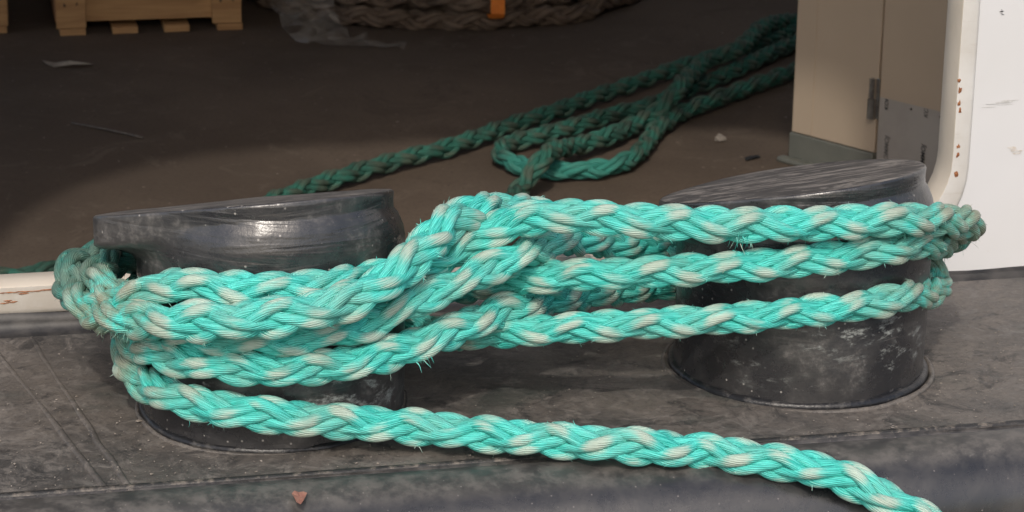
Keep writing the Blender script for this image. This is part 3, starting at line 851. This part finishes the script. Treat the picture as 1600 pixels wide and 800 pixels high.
# slack rope lying on the deck inside
sk = thing('slack_rope', 'dark green dirty rope lying in slack bights on the brown deck inside', 'rope', (0.9, 2.4, FL))
def fz(pts, h=0.030):
    return [at_z(x, y, FL+(p[0] if p else h)) for x, y, *p in pts]
S1 = fz([(-60, 440), (0, 436), (60, 428), (130, 413), (210, 392), (300, 362), (400, 325), (490, 290), (560, 268), (640, 245), (700, 230), (790, 198), (860, 176), (930, 150), (1000, 127), (1060, 105), (1120, 88), (1180, 70, .035), (1250, 40, .035), (1330, 10)])
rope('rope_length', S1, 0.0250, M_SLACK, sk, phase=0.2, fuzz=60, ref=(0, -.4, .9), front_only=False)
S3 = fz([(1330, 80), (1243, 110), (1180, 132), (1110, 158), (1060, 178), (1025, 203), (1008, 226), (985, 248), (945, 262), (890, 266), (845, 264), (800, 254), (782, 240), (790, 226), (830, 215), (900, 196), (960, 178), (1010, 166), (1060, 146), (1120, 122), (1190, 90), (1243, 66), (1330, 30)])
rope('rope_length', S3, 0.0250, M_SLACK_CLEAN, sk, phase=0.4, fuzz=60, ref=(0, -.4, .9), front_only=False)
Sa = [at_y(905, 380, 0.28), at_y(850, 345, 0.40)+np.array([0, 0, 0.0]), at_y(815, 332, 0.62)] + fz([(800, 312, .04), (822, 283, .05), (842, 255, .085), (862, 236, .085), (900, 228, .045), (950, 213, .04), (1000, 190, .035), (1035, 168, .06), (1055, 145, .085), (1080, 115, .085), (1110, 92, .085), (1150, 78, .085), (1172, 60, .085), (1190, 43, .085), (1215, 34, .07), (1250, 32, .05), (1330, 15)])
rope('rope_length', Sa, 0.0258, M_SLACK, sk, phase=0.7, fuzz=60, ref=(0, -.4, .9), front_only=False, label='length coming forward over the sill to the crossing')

# ------------------------------------------------------------------ door inside
a0 = at_z(1237, 205, FL+0.075); a1 = at_z(1370, 240, FL+0.075)
du = a1-a0; du[2] = 0; du /= np.linalg.norm(du)
nn_ = np.array([du[1], -du[0], 0.0])
if np.dot(nn_, CP-a0) < 0: nn_ = -nn_
def pu(x, y): return float(np.dot(at_plane(x, y, a0, nn_)-a0, du))
MP = Matrix(((du[0], -nn_[0], 0, a0[0]), (du[1], -nn_[1], 0, a0[1]), (0, 0, 1, 0), (0, 0, 0, 1)))   # local x along the panels, y away from the camera
uh = pu(1378, 60)
door = thing('hinged_door', 'beige hinged door and side panel inside the opening at the right', 'door', tuple(a0*[1, 1, 0]+np.array([0, 0, FL])))
ZB = FL+0.075
bm = bmesh.new(); add_box(bm, (0, 0, ZB), (uh-0.0025, 0.04, 1.75), MP, 0.002); from_bm('door_leaf', bm, M_PANEL, door)
bm = bmesh.new(); add_box(bm, (uh+0.0025, 0.001, FL+0.002), (uh+1.6, 0.04, 1.75), MP, 0.002); from_bm('side_panel', bm, M_PANEL, door)
bm = bmesh.new(); add_box(bm, (uh-0.0023, 0.012, ZB), (uh+0.0023, 0.035, 1.74), MP); from_bm('door_seal', bm, M_GAP, door)
bm = bmesh.new(); add_box(bm, (-0.004, -0.004, FL), (uh-0.004, 0.05, ZB-0.002), MP, 0.003); add_box(bm, (-0.02, -0.03, FL), (uh-0.01, -0.004, FL+0.014), MP, 0.006); from_bm('coaming', bm, M_COAM, door)
ux = pu(1273, 100)
bm = bmesh.new(); add_box(bm, (ux-.001, -0.0012, ZB+.004), (ux+.001, 0.001, 1.74), MP); from_bm('fold_line', bm, M_PANEL, door)
# hinge: two knuckles, pin cap and leaf
ht_, hb_ = at_plane(1370, 122, a0, nn_)[2], at_plane(1369, 185, a0, nn_)[2]
hm = (ht_+hb_)/2
hg = bmesh.new()
for (z0, z1, r_) in ((hb_, hm-0.002, 0.0085), (hm+0.002, ht_, 0.0062)):
    r = bmesh.ops.create_cone(hg, cap_ends=True, segments=20, radius1=r_, radius2=r_, depth=z1-z0)
    for v in r['verts']: v.co = MP @ (v.co+Vector((uh-0.013, -0.010, (z0+z1)/2)))
hinge = from_bm('hinge', hg, M_STEEL, door)
bm = bmesh.new(); add_box(bm, (uh-0.006, -0.0035, hb_), (uh+0.004, -0.0005, ht_), MP, 0.001)
hl = from_bm('hinge_leaf', bm, M_STEEL, hinge)
# protective film on the lower part of the side panel
zf0 = at_plane(1380, 152, a0, nn_)[2]; zf1 = at_plane(1474, 175, a0, nn_)[2]; u1 = pu(1474, 175)
slope = (zf1-zf0)/(u1-uh)
V = []; F = []
nu, nz = 24, 14
for i in range(nu+1):
    u = uh+0.006+1.2*i/nu
    for j in range(nz+1):
        zt = zf0+slope*(u-uh); z = FL+0.01+(zt-FL-0.01)*j/nz
        V.append(MP @ Vector((u, -0.0022-0.0006*abs(math.sin(u*37+z*11)), z)))
for i in range(nu):
    for j in range(nz):
        a = i*(nz+1)+j; F.append((a, a+nz+1, a+nz+2, a+1))
film = from_data('protective_film', V, F, M_FILM, door, True)
def lettering(txt, x, y, length, mat, clip=None):
    """print that runs upwards; x, y is the foot of its first letter"""
    cu = bpy.data.curves.new('lettering', 'FONT'); cu.body = txt; cu.size = 1.0; cu.extrude = 0.0; cu.shear = 0.25; cu.offset = 0.012
    to = bpy.data.objects.new('lettering_source', cu); COL.objects.link(to)
    dg = bpy.context.evaluated_depsgraph_get(); dg.update()
    me = bpy.data.meshes.new_from_object(to.evaluated_get(dg))
    bpy.data.objects.remove(to)
    xs_ = [v.co.x for v in me.vertices]; L = max(xs_)-min(xs_); sc = length/L
    p = at_plane(x, y, a0, nn_); u0 = float(np.dot(p-a0, du)); z0 = float(p[2])
    for v in me.vertices:
        a, b = (v.co.x-min(xs_))*sc, v.co.y*sc
        zz = z0+a
        if clip: zz = min(zz, clip)
        v.co = MP @ Vector((u0-b, -0.0042, zz))
    o = link_mesh('lettering', me, mat, film)
    return o
PXM = 6.2/FPX
lettering('KOMMOJ', 1445, 272, 44*PXM*1.05, M_INK)
lettering('KOMMOJ', 1388, 258, 44*PXM*1.05, M_INK2)
def ztop(x): return zf0+slope*(pu(x, 160)-uh)-0.001
lettering('KOM', 1389, 172, 22*PXM, M_INK, ztop(1386))
lettering('KO', 1451, 184, 15*PXM, M_INK, ztop(1448))
bm = bmesh.new()
for (x, y) in ((1425, 170), (1471, 182)):
    p = at_plane(x, y, a0, nn_); u0 = float(np.dot(p-a0, du))
    r = bmesh.ops.create_cone(bm, cap_ends=True, segments=10, radius1=0.0028, radius2=0.002, depth=0.003)
    for v in r['verts']: v.co = MP @ (Matrix.Rotation(math.pi/2, 4, 'X') @ v.co+Vector((u0, -0.004, p[2])))
from_bm('rivets', bm, M_GAP, door)

# ------------------------------------------------------------------ crates
def make_crate(label, x0, x1, y0, z0, open_left=False):
    root = thing('wooden_crate', label, 'crate', ((x0+x1)/2, y0, FL), 'wooden crates on the deck')
    D = 0.6; H = 0.42
    for xp in (x0, x1-0.085):
        bm = bmesh.new(); add_box(bm, (xp, y0, z0), (xp+0.085, y0+0.022, z0+H), None, 0.002); from_bm('corner_post', bm, M_WOOD, root)
    for k in range(3):
        bm = bmesh.new(); add_box(bm, (x0+0.02, y0+0.0235, z0+0.014+k*0.135), (x1-0.012, y0+0.045, z0+0.014+k*0.135+0.128), None, 0.002); from_bm('front_board', bm, M_WOOD, root)
    for xs_ in (x0-0.002, x1-0.016):
        bm = bmesh.new(); add_box(bm, (xs_, y0+0.046, z0+0.01), (xs_+0.018, y0+D, z0+H-.01), None, 0.002); from_bm('side_board', bm, M_WOODRED, root)
    bm = bmesh.new(); add_box(bm, (x0+0.02, y0+0.05, z0+0.02), (x1-0.02, y0+D-.002, z0+0.04)); from_bm('bottom_board', bm, M_WOODRED, root)
    w = x1-x0
    for q in (0.01, 0.29, 0.57, 0.86):
        bm = bmesh.new(); add_box(bm, (x0+q*w+0.004, y0+0.004, FL), (x0+q*w+0.078, y0+D-.01, z0-0.002), None, 0.003); from_bm('runner', bm, M_WOOD, root)
    for xp in (x0, x1-0.085):
        for dx in (0.025, 0.06):
            for dz in (0.07, 0.2):
                bm = bmesh.new()
                r = bmesh.ops.create_cone(bm, cap_ends=True, segments=8, radius1=0.0032, radius2=0.0025, depth=0.002)
                for v in r['verts']: v.co = Matrix.Rotation(math.pi/2, 4, 'X') @ v.co+Vector((xp+dx, y0-0.0008, z0+dz+random.uniform(-.006, .006)))
                from_bm('nail', bm, M_GAP, root)
    return root
c0 = at_z(90, 62, FL); c1 = at_z(378, 47, FL)
make_crate('pale pine crate on dark runners beside the brown rope coil', c0[0], c1[0], (c0[1]+c1[1])/2+0.02, FL+0.022)
make_crate('dim wooden crate cut off by the left edge, beside the pine crate', c0[0]-0.72, c0[0]-0.135, c0[1]+0.10, FL+0.022)

# ------------------------------------------------------------------ brown rope coil
cc = (1.10, 4.50)
coil = thing('rope_coil', 'large coil of thick brown rope tied with an orange strap', 'rope coil', (cc[0], cc[1], FL))
def ring(rc, z, seed, rad=0.0335):
    r = np.random.default_rng(seed); n = 26
    a0_ = math.radians(90)
    P = []
    for k in range(n+1):
        a = a0_+2*math.pi*k/n
        q = rc+r.normal(0, 0.010)
        P.append((cc[0]+q*math.cos(a), cc[1]+q*math.sin(a)*0.95, z+r.normal(0, 0.006)))
    P[-1] = P[0]
    rope('coil_turn', P, rad, M_COIL, coil, phase=seed*0.6, lay=0.22, fuzz=50, ref=(0, -.8, .5), front_only=False, nseg=9, ds=0.010, sig=0.03)
for k in range(5):
    ring(0.625-0.006*k, FL+0.033+0.058*k, k+1)
for k in range(4):
    ring(0.555-0.005*k, FL+0.036+0.058*k, k+8)
# orange strap over the front of the coil
tp = at_y(777, 20, cc[1]-0.64)
sx = tp[0]
V = []; F = []
prs = [(-0.36, FL+0.31), (-0.50, FL+0.315), (-0.585, FL+0.30), (-0.630, FL+0.25), (-0.640, FL+0.20), (-0.650, FL+0.15), (-0.652, FL+0.10), (-0.654, FL+0.06), (-0.640, FL+0.045), (-0.60, FL+0.05)]
for i, (dy, z) in enumerate(prs):
    for (dx, dd) in ((-0.021, 0), (0.021, 0), (0.021, 0.002), (-0.021, 0.002)):
        V.append((sx+dx+0.01*(z-FL-0.2), cc[1]+dy+dd*1.0, z-dd))
for i in range(len(prs)-1):
    for k in range(4):
        F.append((i*4+k, i*4+(k+1) % 4, (i+1)*4+(k+1) % 4, (i+1)*4+k))
st_ = from_data('strap', V, F, M_ORANGE, coil); st_['label'] = 'orange webbing strap'

# ------------------------------------------------------------------ plastic sheet
Lc = [(410, -60, 3.93), (418, -10, 3.91), (428, 20, 3.88), (445, 45, 3.85), (478, 66, 3.82), (512, 76, 3.79), (560, 80, 3.76), (622, 83, 3.74)]
Rc = [(515, -60, 3.90), (520, -10, 3.86), (522, 15, 3.83), (528, 38, 3.80), (548, 52, 3.80), (575, 60, 3.79), (600, 68, 3.77), (638, 82, 3.74)]
def crv(C, n):
    P = np.array(C, float); t = np.linspace(0, len(P)-1, n)
    return np.stack([np.interp(t, np.arange(len(P)), P[:, k]) for k in range(3)], 1)
nu, nv = 18, 7
A_, B_ = crv(Lc, nu), crv(Rc, nu)
V = []; F = []
for i in range(nu):
    for j in range(nv):
        t = j/(nv-1)
        q = A_[i]*(1-t)+B_[i]*t
        p = at_y(q[0], q[1], q[2]+0.02*math.sin(9*t+i*0.35)+rng.normal(0, 0.022))
        p = p+rng.normal(0, 0.008, 3)
        p[2] = max(p[2], FL+0.003+0.004*rng.random())
        V.append(p)
for i in range(nu-1):
    for j in range(nv-1):
        a = i*nv+j; F.append((a, a+1, a+nv+1, a+nv))
sh = tag(from_data('plastic_sheet', V, F, M_PLASTIC, None, False), 'crumpled clear plastic sheet hanging off the front of the brown rope coil', 'plastic sheet')

# ------------------------------------------------------------------ small litter
def flat_scrap(name, px, z, mat, label, cat, h=0.002, curl=0.004, seed=1):
    pts = [at_z(x, y, z) for x, y in px]
    c = sum(pts)/len(pts); r = np.random.default_rng(seed)
    bm = bmesh.new()
    top = [bm.verts.new((p[0], p[1], z+h+abs(r.normal(0, curl)))) for p in pts]
    bot = [bm.verts.new((v.co.x, v.co.y, v.co.z-0.0008)) for v in top]
    ct = bm.verts.new((c[0], c[1], z+h)); cb = bm.verts.new((c[0], c[1], z+h-0.0008))
    n = len(pts)
    for i in range(n):
        j = (i+1) % n
        bm.faces.new((top[i], top[j], ct)); bm.faces.new((bot[j], bot[i], cb)); bm.faces.new((top[i], bot[i], bot[j], top[j]))
    return tag(from_bm(name, bm, mat), label, cat)
flat_scrap('dry_leaf', [(456, 777), (460, 773), (467, 772), (474, 771), (480, 773), (477, 779), (475, 786), (470, 790), (463, 787), (459, 783)], 0.003, M_LEAF, 'small reddish dry leaf on the front rail below the standing line', 'leaf', 0.002, 0.0015, 3)
flat_scrap('paper_scrap', [(66, 98), (85, 100), (110, 102), (146, 104), (120, 107), (84, 106), (72, 103)], FL, M_PAPER, 'torn strip of pale paper on the dark deck in front of the crates', 'paper', 0.003, 0.006, 4)
flat_scrap('rubber_scrap', [(1163, 250), (1172, 248), (1185, 245), (1188, 248), (1178, 251), (1166, 253)], FL, M_SCRAP, 'small black scrap on the deck near the door coaming', 'scrap', 0.004, 0.003, 5)
p, q = at_z(112, 192, FL+0.004), at_z(223, 215, FL+0.004)
P = np.linspace(p, q, 14); P[:, 2] += 0.002*np.sin(np.linspace(0, 3, 14))
V, F = tube_mesh(P, np.linspace(0.0022, 0.0030, 14), 8)
M_STICK = simple('weathered_stick', (0.10, 0.085, 0.075), (0.15, 0.13, 0.115), 60, 0.8, 0.2)
tag(from_data('thin_stick', V, F, M_STICK, None, True), 'thin straight stick lying alone on the dark deck at the left', 'stick')
bm = bmesh.new()
for k, (x, y) in enumerate(((1121, 216), (1126, 217), (1130, 217), (1125, 213))):
    c = at_z(x, y, FL+0.008)
    r = bmesh.ops.create_icosphere(bm, subdivisions=2, radius=0.008)
    for v in r['verts']: v.co = Vector(c)+v.co*(1+random.uniform(-.25, .25))*0.9
tag(from_bm('crumb_cluster', bm, M_GRIT, None, False), 'pale crumbly lump on the deck between the slack rope and the door', 'lump')
def grit(name, n, area, zf, size, mat, seed):
    r = np.random.default_rng(seed); bm = bmesh.new()
    for _ in range(n):
        x, y, z = area(r)
        s_ = size*r.lognormal(0, 0.5)
        rr = bmesh.ops.create_icosphere(bm, subdivisions=1, radius=s_)
        ax, ay, az = r.uniform(0.6, 1.6), r.uniform(0.6, 1.4), r.uniform(0.35, 0.7)
        for v in rr['verts']:
            j = 1+r.uniform(-.25, .25)
            v.co = Vector((x+v.co.x*ax*j, y+v.co.y*ay*j, z+v.co.z*az*j))
    return tag(from_bm(name, bm, mat), kind='stuff')
tag(grit('grit', 2600, lambda r: (r.uniform(-0.55, 1.45), GY+0.02+(WY-GY-0.05)*r.beta(0.9, 1.3), 0.0006), 0, 0.00062, M_GRIT, 5), 'fine pale grit scattered over the black ledge', 'grit')
tag(grit('deck_crumbs', 130, lambda r: (r.uniform(-0.5, 1.8), r.uniform(1.7, 4.0), FL+0.001), 0, 0.0011, M_GRIT, 6), 'tiny pale crumbs scattered over the brown deck inside', 'crumbs')
